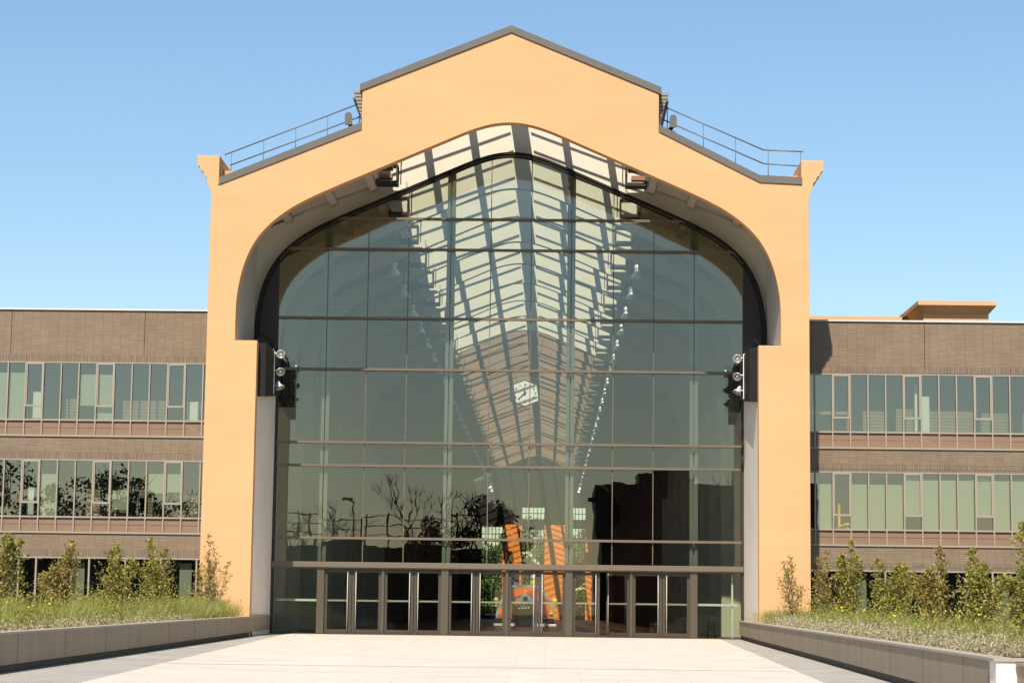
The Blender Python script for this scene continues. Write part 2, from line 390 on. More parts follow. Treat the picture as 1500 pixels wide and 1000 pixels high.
for i in (2, 3, 5, 6, 8, 9):
    x = XS[i]; MB().box(x-.018, x+.018, 5.56, 5.64, 2.96, archz(x)-.1).build('glass_joint', TAUPE, hall)
for x in (-7.67, -2.53, 2.53, 7.67):
    t = archz(x)-.1; b = MB()
    b.box(x-.17, x-.03, 5.68, 5.95, 2.96, t); b.box(x+.03, x+.17, 5.68, 5.95, 2.96, t); b.box(x-.03, x+.03, 5.80, 5.93, 2.96, t)
    b.build('mullion', INMULL, hall)
for z in ZS[1:-1]:
    w = 9.68 if z < 15.9 else (9.36 if z < 16.5 else 7.25)
    hh = .05
    MB().box(-w, w, 5.44, 5.595, z-hh, z+hh).build('transom', TAUPE, hall)
ln = MB().box(-9.69, 9.69, 5.28, 5.80, 2.72, 2.94); ln.box(-9.69, 9.69, 5.36, 5.80, 2.67, 2.72); ln.build('lintel', TAUPE, hall, .01)
# doors
for x in (-7.66, -2.55, 2.55, 7.66): MB().box(x-.15, x+.15, 5.38, 5.75, 0, 2.665).build('door_post', POSTAL, hall)
for x in (-5.1, 0, 5.1): MB().box(x-.06, x+.06, 5.42, 5.72, 0, 2.665).build('door_post', POSTAL, hall)
MB().box(-9.68, 9.68, 5.32, 5.80, -.02, .035).build('door_sill', DOORAL, hall)
def leaf(hx, mx, opened=0.0):          # hinge x, meeting x
    s = 1 if mx > hx else -1; w = abs(mx-hx)-.012
    d = bpy.data.objects.new
    b = MB(); y0, y1 = -.03, .03
    b.box(0, s*.12, y0, y1, .04, 2.64); b.box(s*(w-.11), s*w, y0, y1, .04, 2.64)
    b.box(s*.12, s*(w-.11), y0, y1, 2.52, 2.64); b.box(s*.12, s*(w-.11), y0, y1, .04, .20)
    o = b.build('door', DOORAL, hall); o.location = (hx, 5.56, 0); o.rotation_euler.z = opened
    p = MB().add([(s*.12, 0, .2), (s*(w-.11), 0, .2), (s*(w-.11), 0, 2.52), (s*.12, 0, 2.52)], [(0, 1, 2, 3)]); p.build('pane', DOORGL, o)
    h = MB().tube((s*(w-.16), -.10, .05), (s*(w-.16), -.10, 2.62), .021)
    for z in (.3, 1.35, 2.4): h.tube((s*(w-.16), -.10, z), (s*(w-.16), -.02, z), .012)
    h.build('pull_handle', STEEL, o)
    MB().box(s*.12, s*(w-.11), .04, .09, 1.34, 1.41).build('push_bar', STEEL, o)
for c in (-6.38, -3.825, -1.275, 1.275, 3.825, 6.38):
    po = {6.38: (5.16, 7.51), 3.825: (2.70, 5.04), 1.275: (.06, 2.40)}[abs(c)]
    a, b_ = (po if c > 0 else (-po[1], -po[0]))
    leaf(a, c); leaf(b_, c, opened=-.70 if c == 3.825 else 0.0)
for s in (-1, 1):
    MB().add([(s*7.81, 5.58, .035), (s*9.67, 5.58, .035), (s*9.67, 5.58, 2.67), (s*7.81, 5.58, 2.67)], [(0, 1, 2, 3)]).build('pane', DOORGL, hall)
    MB().box(s*7.81, s*9.5, 5.66, 5.72, 1.33, 1.42).build('push_bar', WHITEP, hall)
MB().box(9.22, 9.30, 5.7, 5.8, .05, 2.6).build('edge_frame', WHITEP, hall)
# end wall far inside
EO = M('far_orange_paint', (.92, .27, .045), .8, var=.08, vs=.4)
DK = M('far_dark_wall', (.02, .014, .012), .9)
ey = 203.0
ops = [(-7.2, -4.40, .5, 12.3), (-1.80, 1.25, .5, 12.0), (3.95, 6.75, .5, 12.2)]
pier = MB()
for x0, x1 in ((-4.40, -1.80), (1.25, 3.95), (6.75, 7.6)): pier.box(x0, x1, ey, ey+.6, 0, 12.6)
pier.build('end_pier', EO, hall)
dk = MB(); dk.box(-11.75, -7.2, ey, ey+.5, 0, 12.6); dk.box(7.6, 11.75, ey, ey+.5, 0, 12.6)
dk.box(-11.75, -1.8, ey, ey+.5, 12.6, 15.0); dk.box(1.25, 3.95, ey, ey+.5, 12.6, 15.0); dk.box(6.75, 11.75, ey, ey+.5, 12.6, 15.0)
dk.box(-1.8, 1.25, ey, ey+.5, 12.0, 13.3); dk.box(3.95, 6.75, ey, ey+.5, 12.2, 13.3)
dk.xz([(11.75, 15.0), (11.75, 16.9), (5.9, 19.35), (5.9, 21.4), (0, 23.6), (-5.9, 21.4), (-5.9, 19.35), (-11.75, 16.9), (-11.75, 15.0)], ey, ey+.5)
dk.box(-7.2, -4.4, ey, ey+.5, 12.3, 12.6)
for x0, x1 in ((-7.2, -4.4), (-1.8, 1.25), (3.95, 6.75)): dk.box(x0, x1, ey+.1, ey+.5, 0, .5)
dk.build('end_wall', DK, hall)
for x0, x1, z0, z1 in ops+[(-1.8, 1.25, 13.3, 14.95), (3.95, 6.75, 13.3, 14.95)]:
    g = MB(); n = max(1, round((x1-x0)/.47))
    for i in range(n+1):
        x = x0+(x1-x0)*i/n; g.box(x-.045, x+.045, ey+.2, ey+.28, z0, z1)
    n = max(1, round((z1-z0)/1.0))
    for i in range(n+1):
        z = z0+(z1-z0)*i/n; g.box(x0, x1, ey+.18, ey+.26, z-.05, z+.05)
    w = g.build('end_window', DARKSTEEL, hall)
    MB().add([(x0, ey+.3, z0), (x1, ey+.3, z0), (x1, ey+.3, z1), (x0, ey+.3, z1)], [(0, 1, 2, 3)]).build('pane', FARGL, w)
# hall floor
fl = MB().box(-11.3, 11.3, 5.85, 203, -.02, .012).build('floor', HALLFLOOR); tag(fl, kind='structure')

# ------------------------------------------------------------------ pendant lamps (bell reflectors) and clock
def pendant():
    r = thing('pendant_lamp', 'x', 'lamp')
    MB().lathe([(.05,.68),(.14,.64),(.165,.44),(.12,.38),(.14,.33),(.25,.2),(.32,.04),(.34,0),(.325,0),(.30,.04),(.22,.19),(.1,.31)], (0, 0, 0), n=18).build('lamp_shade', SILVER, r)
    MB().tube((0, 0, .6), (0, 0, 1.9), .012, n=6).build('cord', DARKSTEEL, r)
    return r
pl = None
for s in (1, -1):
    for k in range(27):
        o = copy_tree(pl) if pl else pendant()
        if pl is None: pl = o
        o.location = (5.80*s, 17.4+7.0*k, 16.75)
        tag(o, 'silver bell-shaped pendant lamp in the bright row along the right of the nave' if s == 1 else 'dim silver bell-shaped pendant lamp in the row along the left of the nave', 'lamp',
            'pendant lamps hanging along the right of the nave' if s == 1 else 'pendant lamps hanging along the left of the nave')
clock = thing('hall_clock', 'white hexagonal clock hanging under the ridge inside the glass hall', 'clock', (.04, 57.3, 15.33))
hexp = [(-.92,-.5),(0,-.86),(.92,-.5),(.92,.5),(0,.86),(-.92,.5)]
MB().xz([(x*1.06, z*1.06) for x, z in hexp], .02, .22).build('clock_case', DARKSTEEL, clock)
MB().xz([(x*.97, z*.97) for x, z in hexp], 0, .03).build('clock_face', WHITEP, clock)
nb = MB()
SEG = {'0':'abcdef','1':'bc','2':'abged','3':'abgcd','4':'fgbc','5':'afgcd','6':'afgedc','7':'abc','8':'abcdefg','9':'abcfg'}
def digit(b, ch, x, z, w=.09, h=.17, t=.028, y=-.012):
    for q in SEG[ch]:
        x0, x1, z0, z1 = {'a':(0,w,h-t,h),'b':(w-t,w,h/2,h),'c':(w-t,w,0,h/2),'d':(0,w,0,t),'e':(0,t,0,h/2),'f':(0,t,h/2,h),'g':(0,w,h/2-t/2,h/2+t/2)}[q]
        b.box(x+x0, x+x1, y, .0-.001, z+z0, z+z1)
for h in range(1, 13):
    a = h*math.pi/6; x = .70*math.sin(a); z = .56*math.cos(a); st = str(h); tot = len(st)*.12-.03
    for i, ch in enumerate(st): digit(nb, ch, x-tot/2+i*.12, z-.085)
nb.build('numerals', DARKSTEEL, clock)
def hand(a, ln, w):
    d = Vector((math.sin(a), math.cos(a))); n = Vector((d.y, -d.x))
    p = [d*-.12-n*w, d*-.12+n*w, d*ln+n*w*.4, d*ln-n*w*.4]
    MB().xz([tuple(v) for v in p], -.035, -.015).build('clock_hand', DARKSTEEL, clock)
hand(R(228), .62, .05); hand(R(352), .40, .06)
MB().tube((-.55, .1, .75), (-1.2, .1, 3.6), .015, n=6).tube((.55, .1, .75), (1.2, .1, 3.6), .015, n=6).build('wire', DARKSTEEL, clock)

# ------------------------------------------------------------------ floodlights on the pillars
def flood_head(par, aim):
    d = Vector(aim).normalized()
    o = MB().lathe([(.0,-.26),(.05,-.26),(.075,-.20),(.075,-.10),(.10,-.06),(.165,.03),(.175,.06),(.16,.06)], (0, 0, 0), d, 18).build('lamp_housing', SILVER, par)
    MB().lathe([(0,.0),(.05,.005),(.10,.02),(.15,.05)], (0, 0, 0), d, 18).build('lamp_lens', LENS, par)
    MB().lathe([(.035,.01),(.035,.04),(.02,.05),(0,.05)], (0, 0, 0), d, 12).build('bulb', WHITEP, par)
for s in (-1, 1):
    side = 'left' if s < 0 else 'right'
    lb = thing('light_bracket', f'steel floodlight bracket fixed to the dark casing inside the {side} pillar', 'bracket', (s*9.50, 3.0, 9.5))
    b = MB().box(-.03, .03, -.03, .03, .1, 1.85)
    b.box(-.03, s*.16, -.03, .03, 1.85, 1.93); b.box(0, s*.14, -.03, .03, .02, .1)
    for z in (.40, 1.02, 1.72): b.tube((0, 0, z+.05), (-s*.20, 0, z+.05), .022)
    b.build('rail', WHITEP, lb)
    cb = MB(); p = Vector((s*.02, 0, 1.9))
    rc = random.Random(5+s)
    for q in ((s*.12, .1, 2.15), (s*.25, 0, 2.35), (s*.42, -.4, 2.42), (s*.62, -1.2, 2.0+.05), (s*.95, -2.0, 2.02), (s*1.1, -2.1, 1.98)):
        q = Vector(q); cb.tube(p, q, .035, n=6); cb.ball(q, .07, .07, .05, 8, 5); p = q
    cb.build('cable', DARKSTEEL, lb)
    if s > 0:
        pp = MB().box(.05, .42, -.25, -.20, .95, 1.80).build('perforated_plate', M('grey_plate', (.16, .145, .125), .5), lb)
        hp = MB()
        for i, (x, z) in enumerate(((.12,1.7),(.22,1.66),(.35,1.55),(.12,1.4),(.2,1.5),(.2,1.3),(.33,1.2),(.12,1.05),(.22,1.1))): hp.tube((x, -.256, z), (x, -.249, z), .028, n=8)
        hp.build('hole', DARKSTEEL, pp)
    for z, aim, w in ((1.72, (s*-.05,-1,-.05), 'uppermost'), (1.02, (-s*.25,-.8,-.45), 'middle'), (.40, (-s*.45,-.35,-.85), 'lowest')):
        f = thing('floodlight', f'{w} round silver floodlight of the three on the {side} pillar', 'floodlight', (s*9.24, 3.0, 9.5+z), 0, 'floodlights on the pillar brackets')
        flood_head(f, aim)

# ------------------------------------------------------------------ roof rails and roof spotlights
GALV = M('galvanised_rail', (.16, .17, .17), .5, metal=.2)
def guard(top, mid, posts, label, base):
    g = thing('guard_rail', label, 'railing', base); bx = Vector(base); Y = 1.5
    for line in (top, mid):
        b = MB()
        for (x, z), (x2, z2) in zip(line, line[1:]): b.tube(Vector((x, Y, z))-bx, Vector((x2, Y, z2))-bx, .028, n=8)
        b.build('rail', GALV, g)
    for x, z0, z1 in posts: MB().tube(Vector((x, Y, z0))-bx, Vector((x, Y, z1))-bx, .018, n=6).build('post', GALV, g)
guard([(-11.52,19.11),(-6.0,21.32)], [(-11.3,18.68),(-5.9,20.8)], [(x, 17.75+(x+11.48)*.40, 19.11+(x+11.52)*.40) for x in (-11.25,-9.96,-8.68,-7.40,-6.12)],
      'thin grey guard rail climbing the left roof slope of the ochre hall', (-8.7, 1.5, 19))
guard([(6.1,21.28),(10.16,19.5),(11.75,19.44)], [(6.1,20.72),(10.16,18.94),(11.75,18.84)],
      [(6.3,19.4,21.2),(7.75,19.1,20.56),(9.04,18.3,19.99),(10.35,17.9,19.49),(11.65,17.9,19.45)], 'thin grey guard rail descending the right roof slope then levelling', (8.7, 1.5, 19))
for s in (-1, 1):
    sp = thing('roof_spotlight', f'grey round-headed spotlight on the {"left" if s < 0 else "right"} roof slope beside the raised gable', 'spotlight', (s*6.50, 1.0, 19.7))
    MB().tube((0, 0, 0), (0, 0, .42), .09).build('post', TAUPE, sp)
    MB().tube((s*-.16, .05, .38), (s*.02, .0, .75), .09).build('lamp_body', DARKSTEEL, sp)
    hd = [(-.14, .55), (.14, .55)]+[(.14*math.cos(a), .92+.14*math.sin(a)) for a in np.linspace(0, math.pi, 9)]
    MB().xz(hd, -.16, -.06).build('lamp_head', COPING, sp)

# ------------------------------------------------------------------ brick office wings
def wing(s, label, x0, pitch, ncol, dz, trans_mod, trans_off, blinds, gm):
    w = thing('office_wing', label, 'office building', (s*11.8, 5.6, 0)); ox = s*11.8
    X = lambda x: s*x-ox if s > 0 else -x-ox       # |x| -> local
    xa, xb = 11.80, x0+pitch*ncol
    zT, zA, zB, zC, zD, zE, zF, zG = 13.2, 11.02, 8.56, 7.92, 6.95, 4.54, 3.92, 2.92
    zs = [z+dz for z in (zT, zA, zB, zC, zD, zE, zF, zG)]; zT, zA, zB, zC, zD, zE, zF, zG = zs
    for a, b in ((zA+.30, zT), (zD+.30, zC-.03), (zG+.30, zF-.03)):
        MB().box(X(xa), X(xb), -.03, .45, a, b).build('wall', BRICK, w)
        MB().box(X(xa), X(xb), -.028, .448, a-.30, a).build('soldier_course', SOLD, w)
    MB().box(X(xa), X(xb), -.03, .4, 0, .55).build('wall', BRICK, w)
    MB().box(X(xa), X(xb), -.10, .6, zT, zT+.07).build('coping', WCOPE, w)
    for xj in ((17.24, 22.0) if s > 0 else (20.9, 15.3)): MB().box(X(xj)-.012, X(xj)+.012, -.034, -.02, zA+.3, zT).build('movement_joint', DARKSTEEL, w)
    # interior
    for z in (zC+.35, zF+.35, .1): MB().box(X(xa), X(xb), .35, 9, z-.25, z).build('floor_slab', ROOMF, w)
    MB().box(X(xa), X(xb), .1, 9, zT-.6, zT-.1).build('roof', ROOMF, w)
    for z0, z1 in ((zC+.36, zT-.61), (zF+.36, zC+.09), (.11, zF+.09)):
        MB().box(X(xa), X(xb), 6.0, 6.2, z0, z1).build('back_wall', ROOMW, w)
    MB().box(X(xb), X(xb)+s*.2, -.03, 9, 0, zT).build('end_wall', BRICK, w)
    # window modules: frame (mullion, head, sill), panes, spandrel
    for fl, (zh, zsill, zbot) in enumerate(((zA, zB, zC), (zD, zE, zF))):
        H = zh-zsill
        def module(opening):
            b = MB(); P = pitch*s
            b.box(0, s*.055, -.075, .10, zbot, zh); 
            b.box(s*.055, P, -.05, .10, zh-.05, zh); b.box(s*.055, P, -.07, .10, zsill-.01, zsill+.06); b.box(0, P, -.085, .10, zbot-.03, zbot+.04)
            if opening:
                b.box(s*.055, P, -.06, .06, zsill+.58, zsill+.66)
                b.box(s*.055, s*.10, -.05, .05, zsill+.66, zh-.05); b.box(P-s*.05, P, -.05, .05, zsill+.66, zh-.05)
                b.box(s*.055, P, -.05, .05, zh-.11, zh-.05)
            o = b.build('window', WFRAME, w)
            MB().add([(s*.055, .02, zsill+.06), (P, .02, zsill+.06), (P, .02, zh-.05), (s*.055, .02, zh-.05)], [(0, 1, 2, 3)]).build('pane', WINGL, o)
            sp = MB().box(s*.055, P, .0, .05, zbot+.04, zbot+.33); sp.box(s*.055, P, .004, .05, zbot+.345, zsill-.01); sp.build('spandrel_panel', SPAN, o)
            return o
        protos = {}; hang = []
        for k in range(ncol):
            op = (k % 4) == trans_off
            if op not in protos: protos[op] = o = module(op)
            else: o = copy_tree(protos[op], w)
            o.parent = w; o.location.x = X(x0+pitch*k)
            h = blinds[fl].get(k)
            if h: hang.append((o, h))
        for o, h in hang: MB().box(s*.06, s*pitch-s*.02, .14, .155, zh-.06-h[1], zh-.06-h[0]).build('blind', BLIND, o)
    # partial module by the hall
    for zh, zsill, zbot in ((zA, zB, zC), (zD, zE, zF)):
        b = MB(); b.box(X(xa), X(xa)+s*.05, -.05, .1, zbot, zh); b.box(X(xa), X(x0), -.052, .1, zh-.05, zh); b.box(X(xa), X(x0), -.07, .1, zsill-.01, zsill+.06); b.box(X(xa), X(x0), -.085, .1, zbot-.03, zbot+.04)
        o = b.build('window', WFRAME, w)
        MB().add([(X(xa), .02, zsill+.06), (X(x0), .02, zsill+.06), (X(x0), .02, zh-.05), (X(xa), .02, zh-.05)], [(0, 1, 2, 3)]).build('pane', WINGL, o)
        MB().box(X(xa), X(x0), 0, .05, zbot+.04, zsill-.01).build('spandrel_panel', SPAN, o)
    prev = xa
    for k, x in enumerate(gm+[xb]):
        b = MB().box(X(x)-.035, X(x)+.035, -.06, .1, .55, zG)
        b.box(X(prev), X(x), -.04, .1, zG-.06, zG); b.box(X(prev), X(x), -.04, .1, .55, .64)
        o = b.build('ground_window', WFRAME, w)
        MB().add([(X(prev), .02, .64), (X(x), .02, .64), (X(x), .02, zG-.06), (X(prev), .02, zG-.06)], [(0, 1, 2, 3)]).build('pane', WINGL, o)
        if (k % 3) == 1: MB().box(X(prev)+s*.25, X(prev)+s*.75, .3, .34, .6, zG-.2).build('blind', BLIND, o)
        prev = x
    return w, X
bl_r = [{0: None, 6: (0, 0)}, {k: (.45 if k < 5 else .25, 2.38) for k in range(0, 40) if k != 1}]
bl_r[0] = {}
for k in (5, 9, 13): bl_r[1][k] = (.05, 1.75)
wr, XR = wing(1, 'brown brick three storey wing with pale blinds right of the hall', 12.64, .7325, 18, -.05, 4, 1, bl_r, [14.04, 15.52, 17.7, 19.9, 22.2, 24.4])
bl_l = [{5: (.45, 2.38), 6: (.45, 1.75), 10: (.40, 2.38), 11: (.40, 2.38), 12: (.4, 2.38), 15: (.3, 2.3)}, {8: (.55, 2.38), 1: (.5, 1.25), 2: (.5, 1.3), 12: (.3, 2.38), 4: (1.2, 2.0)}]
wl, XL = wing(-1, 'brown brick three storey wing with mostly open dark windows left of the hall', 12.76, .743, 19, .10, 4, 1, bl_l, [12.82, 14.3, 15.77, 17.27, 17.99, 19.47, 20.19, 22.0, 24.0])
# office contents behind the panes, and orange pieces standing in for a reflection
def slat(w, X, x0, x1, y, z0, z1): MB().box(X(x0), X(x1), y, y+.4, z0, z1).build('cabinet', CABINET, w)
def whitecol(w, X, x0, x1, y, z0, z1): MB().box(X(x0), X(x1), y, y+.3, z0, z1).build('column', WHITEC, w)
for x0, x1, h in ((16.2, 16.9, 1.05), (14.8, 15.7, .95), (17.6, 19.4, .98), (19.75, 20.9, .9), (21.5, 22.4, .9)): slat(wr, XR, x0, x1, 1.0, 8.2, 8.57+h)
whitecol(wr, XR, 17.18, 17.5, .5, 8.2, 10.1); whitecol(wr, XR, 16.9, 17.0, .5, 8.2, 10.6)
for x0, x1, h in ((12.95, 13.5, .8), (14.5, 16.3, .95), (18.15, 18.7, 1.0), (20.6, 21.3, .8)): slat(wl, XL, x0, x1, .9, 8.3, 8.66+h)
whitecol(wl, XL, 19.6, 20.0, .5, 8.3, 9.9); whitecol(wl, XL, 13.05, 13.5, .5, 8.3, 9.55)
for x0, x1, h in ((13.0, 14.0, 1.0), (14.8, 15.6, .9), (17.0, 17.7, 1.35), (16.0, 16.5, 1.3), (15.1, 15.5, 1.3)): slat(wl, XL, x0, x1, .9, 4.2, 4.64+h)
whitecol(wl, XL, 19.8, 20.1, .5, 4.2, 5.9)
OS = M('reflected_orange', (.60, .25, .10), .7)  # orange stand-in for the building opposite, mirrored in these panes
b = MB()
for z in (8.25, 9.35): b.box(XR(12.2), XR(14.3), .9, 1.3, z, z+.12)
for x in (12.2, 13.5, 14.15): b.box(XR(x), XR(x)+.12, .9, 1.3, 8.2, 9.4)
b.build('orange_reflection', OS, wr)
lmp = thing('desk_lamp', 'yellow desk lamp behind the second first floor window right of the hall', 'lamp', (13.75, 6.3, 4.35))
YEL = M('yellow_enamel', (.85, .50, .02), .4)
MB().lathe([(0,0),(.14,0),(.14,.03),(.055,.05),(.055,1.25)], (0, 0, 0)).build('lamp_stem', YEL, lmp)
MB().tube((0, 0, .32), (.35, 0, .42), .05).ball((.38, 0, .40), .22, .16, .08).build('lamp_shade', YEL, lmp)
box = thing('stool', 'tan rounded stool top beside the yellow lamp behind the window', 'stool', (14.05, 6.25, 4.28))
MB().lathe([(0,0),(.30,0),(.34,.1),(.34,.36),(.28,.42),(0,.42)], (0, 0, 0)).build('seat', M('tan_fabric', (.45, .30, .12), .9), box)
# ochre rooftop block behind the right wing
rb = thing('rooftop_block', 'ochre flat rooftop block with flared cornice behind the right brick wing', 'rooftop block', (19.8, 12, 13))
MB().box(-1.45, 1.45, 0, 9, -1, 1.60).build('wall', ORANGE, rb)
cb = MB(); a0 = (-1.452, 1.452, -.002, 9.0, 1.42); a1 = (-1.75, 1.72, -.45, 9.3, 1.76)
cb.add([(a0[0],a0[2],a0[4]),(a0[1],a0[2],a0[4]),(a0[1],a0[3],a0[4]),(a0[0],a0[3],a0[4]),(a1[0],a1[2],a1[4]),(a1[1],a1[2],a1[4]),(a1[1],a1[3],a1[4]),(a1[0],a1[3],a1[4])],
       [(3,2,1,0),(4,5,6,7),(0,1,5,4),(1,2,6,5),(2,3,7,6),(3,0,4,7)])
cb.box(-1.76, 1.73, -.46, 9.3, 1.762, 1.95); cb.build('cornice', ORANGE, rb)
lw = MB().box(12.0, 17.9, 15, 15.4, 12.5, 14.70); o = lw.build('roof_parapet', ORANGE); o['label'] = 'low ochre parapet wall showing above the right wing coping'; o['category'] = 'parapet'

# ------------------------------------------------------------------ planters
def zpl(y): return .75-.0083*(5.0-y)
def planter(s, label, path):      # path: list of (x,y) of the wall face towards the paving, from building outwards
    p = thing('planter', label, 'planter', (s*9.9, 2, 0)); ox, oy = s*9.9, 2
    def ribbon(name, mat, inset, thick, zlo, zhi):
        b = MB()
        for (x, y), (x2, y2) in zip(path, path[1:]):
            a = [(x+s*inset, y), (x2+s*inset, y2), (x2+s*(inset+thick), y2), (x+s*(inset+thick), y)]
            vs = [(q[0]-ox, q[1]-oy, zlo(q[1])) for q in a]+[(q[0]-ox, q[1]-oy, zhi(q[1])) for q in a]
            f = [(3,2,1,0),(4,5,6,7),(0,1,5,4),(1,2,6,5),(2,3,7,6),(3,0,4,7)]
            if s < 0: f = [t[::-1] for t in f]
            b.add(vs, f)
        return b.build(name, mat, p)
    ribbon('wall', PLANTW, 0, .3, lambda y: gz(y)+.17, lambda y: zpl(y)-.05)
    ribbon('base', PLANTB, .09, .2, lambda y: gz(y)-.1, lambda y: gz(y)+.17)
    ribbon('coping', PLANTC, -.025, .38, lambda y: zpl(y)-.05, lambda y: zpl(y))
    b = MB(); rows = path; vs = []; fs = []
    for x, y in rows: vs += [(x+s*.3-ox, y-oy, zpl(y)-.06), (s*30-ox, y-oy, zpl(y)-.06+.0)]
    for i in range(len(rows)-1): fs.append((2*i, 2*i+1, 2*i+3, 2*i+2) if s < 0 else (2*i+2, 2*i+3, 2*i+1, 2*i))
    b.add(vs, fs); b.build('soil', SOIL, p)
    return p
PL = planter(-1, 'long low concrete planter along the left edge of the plaza', [(-9.69, 5.25), (-9.72, -2), (-9.85, -10), (-10.0, -22), (-10.25, -36), (-10.6, -60), (-11, -84)])
PR = planter(1, 'long low concrete planter with a cream end pier along the right edge', [(9.52, 5.25), (9.45, -4), (9.40, -20), (9.30, -34), (9.20, -45.5)])
MB().box(-.72, -.38, -48.05, -47.52, gz(-46)+.17, zpl(-46)-.05).build('end_pier', CREAM, PR)
b = MB().box(-.38, .5, -72, -47.55, gz(-60)-.3, zpl(-50)-.08); b.build('wall', PLANTW, PR)
MB().box(-.41, .5, -72, -48.1, zpl(-50)-.08, zpl(-50)-.03).build('coping', PLANTC, PR)
MB().box(-.77, .05, -48.08, -47.50, zpl(-46)-.05, zpl(-46)).build('coping', PLANTC, PR)
for s, par, path in ((-1, PL, [(-9.69, 5.25), (-9.72, -2), (-9.85, -10), (-10.0, -22), (-10.25, -36), (-10.6, -60)]), (1, PR, [(9.52, 5.25), (9.45, -4), (9.40, -20), (9.30, -34), (9.20, -45.5)])):
    y = 1.0; b = MB()
    while y > -44:
        for (x, ya), (x2, yb) in zip(path, path[1:]):
            if yb <= y <= ya:
                xx = x+(x2-x)*(ya-y)/(ya-yb)
                b.box(xx-s*9.9-s*.004, xx-s*9.9+s*.03, y-2-.012, y-2+.012, gz(y)+.18, zpl(y)-.06)
        y -= 4.4
    b.build('panel_joints', PLANTB, par)
# ------------------------------------------------------------------ planting
def shrub(x, y, h, w, leaf, label, group, dens=1.0, sparse=False, seed=0):
    z0 = zpl(min(y, 5))-.08
    t = thing('shrub', label, 'shrub', (x, y, z0), 0, group)
    rr = random.Random(seed); stems = MB(); C = []
    ns = rr.randint(5, 7)
    for i in range(ns):
        a = rr.uniform(0, 6.28); r0 = rr.uniform(0, .1); hh = h*rr.uniform(.55, 1.02) if i else h*1.06
        p = Vector((r0*math.cos(a), r0*math.sin(a), 0)); lean = rr.uniform(.2, .62)*w*.6
        q = p
        K = 9
        for k in range(1, K+1):
            f = k/K
            n = Vector((math.cos(a)*lean*f**.8+rr.gauss(0, .03), math.sin(a)*lean*f**.8+rr.gauss(0, .03), hh*f))
            stems.tube(q, n, .016*(1-.8*(k-1)/K)+.003, .016*(1-.8*k/K)+.003, n=5, cap=False)
            if f > .12:
                env = w*.5*(math.sin(math.pi*min(1, (.20+f*.78)))**.8)*(1.05-.35*f)
                for m in range(int((3 if sparse else 5)*dens)+1):
                    b2 = rr.uniform(0, 6.28); ln = env*rr.uniform(.3, 1.0)
                    e = n+Vector((math.cos(b2)*ln*.75, math.sin(b2)*ln*.75, ln*rr.uniform(.4, 1.3)))
                    stems.tube(n, e, .006, .003, n=4, cap=False)
                    for g in range(rr.randint(4, 8) if sparse else rr.randint(9, 15)):
                        u = rr.uniform(.3, 1.05); C.append(tuple(n.lerp(e, u)+Vector((rr.gauss(0, .05), rr.gauss(0, .05), rr.gauss(0, .05)))))
            q = n
        for g in range(6): C.append(tuple(q+Vector((rr.gauss(0, .04), rr.gauss(0, .04), rr.uniform(-.15, .06)))))
    stems.build('stems', BARK, t)
    quads_np('foliage', leaf_quads(np.array(C), .088, .052), leaf, t)
    return t
# left row: (px-derived places), right row
LROW = [(-10.55,-4.0,2.85,1.5,LEAFB,.7,True,'sparse bronze shrub in front of the ochre left pillar'),
        (-11.7,-9.0,2.55,2.1,LEAFA,1,False,'olive shrub nearest the left pillar, before the ground windows'),
        (-12.75,-11.5,2.35,1.9,LEAFA,1,False,'upright olive shrub second from the left pillar'),
        (-13.75,-15.0,2.30,1.9,LEAFB,1,False,'broad bronze tinted shrub third from the left pillar, before a pale blind'),
        (-14.35,-20.5,2.45,1.9,LEAFA,1.2,False,'dense dark olive shrub fourth from the left pillar'),
        (-14.3,-26.0,2.55,1.9,LEAFB,1,False,'yellowing shrub cut by the left edge of the photo'),
        (-11.05,-3.0,2.0,1.2,LEAFB,.6,True,'thin short bronze shrub between the ochre left pillar and the olive shrubs')]
RROW = [(10.75,-3.0,2.35,1.4,LEAFB,.9,True,'short thin bronze shrub in front of the ochre right pillar'),
        (11.6,-5.0,2.55,1.5,LEAFB,1,True,'loose bronze shrub at the outer edge of the right pillar'),
        (12.2,-7.5,2.8,1.5,LEAFA,1,False,'tall olive shrub just right of the ochre right pillar'),
        (12.35,-15.0,2.1,1.7,LEAFA,1,False,'low rounded olive shrub with thin top shoots, second right of the pillar'),
        (12.75,-20.5,2.35,1.55,LEAFB,1,False,'bronze tipped shrub before the dark ground windows on the right'),
        (12.45,-28.5,2.1,1.7,LEAFA,1.1,False,'wide dense olive shrub left of the corner pier planting'),
        (11.95,-37.0,2.45,1.7,LEAFA,1.2,False,'tall dense olive shrub cut by the right edge of the photo'),
        (13.2,-11.0,2.05,1.5,LEAFB,.9,False,'bronze tinted shrub behind the low rounded shrub on the right')]
for i, (x, y, h, w, lf, d, spx, lab) in enumerate(LROW): shrub(x, y, h, w, lf, lab, 'shrubs in the left planter', d, spx, 20+i)
for i, (x, y, h, w, lf, d, spx, lab) in enumerate(RROW): shrub(x, y, h, w, lf, lab, 'shrubs in the right planter', d, spx, 60+i)
def blades(name, pts, ln, wd, mat, label, lean=.45):
    n = len(pts); d = RNG.normal(size=(n, 3))*lean; d[:, 2] = 1; d /= np.linalg.norm(d, axis=1)[:, None]
    e = RNG.normal(size=(n, 3)); e[:, 2] = 0; e /= np.linalg.norm(e, axis=1)[:, None]
    L_ = ln*RNG.uniform(.4, 1.2, (n, 1)); P = np.array(pts)
    t = P+d*L_; m = P+d*L_*.5+RNG.normal(size=(n, 3))*.02
    Q = np.stack([P-e*wd*.5, m-e*wd*.4, t, m+e*wd*.5], 1)
    o = quads_np(name, Q, mat); return tag(o, label, name.replace('_', ' '), kind='stuff')
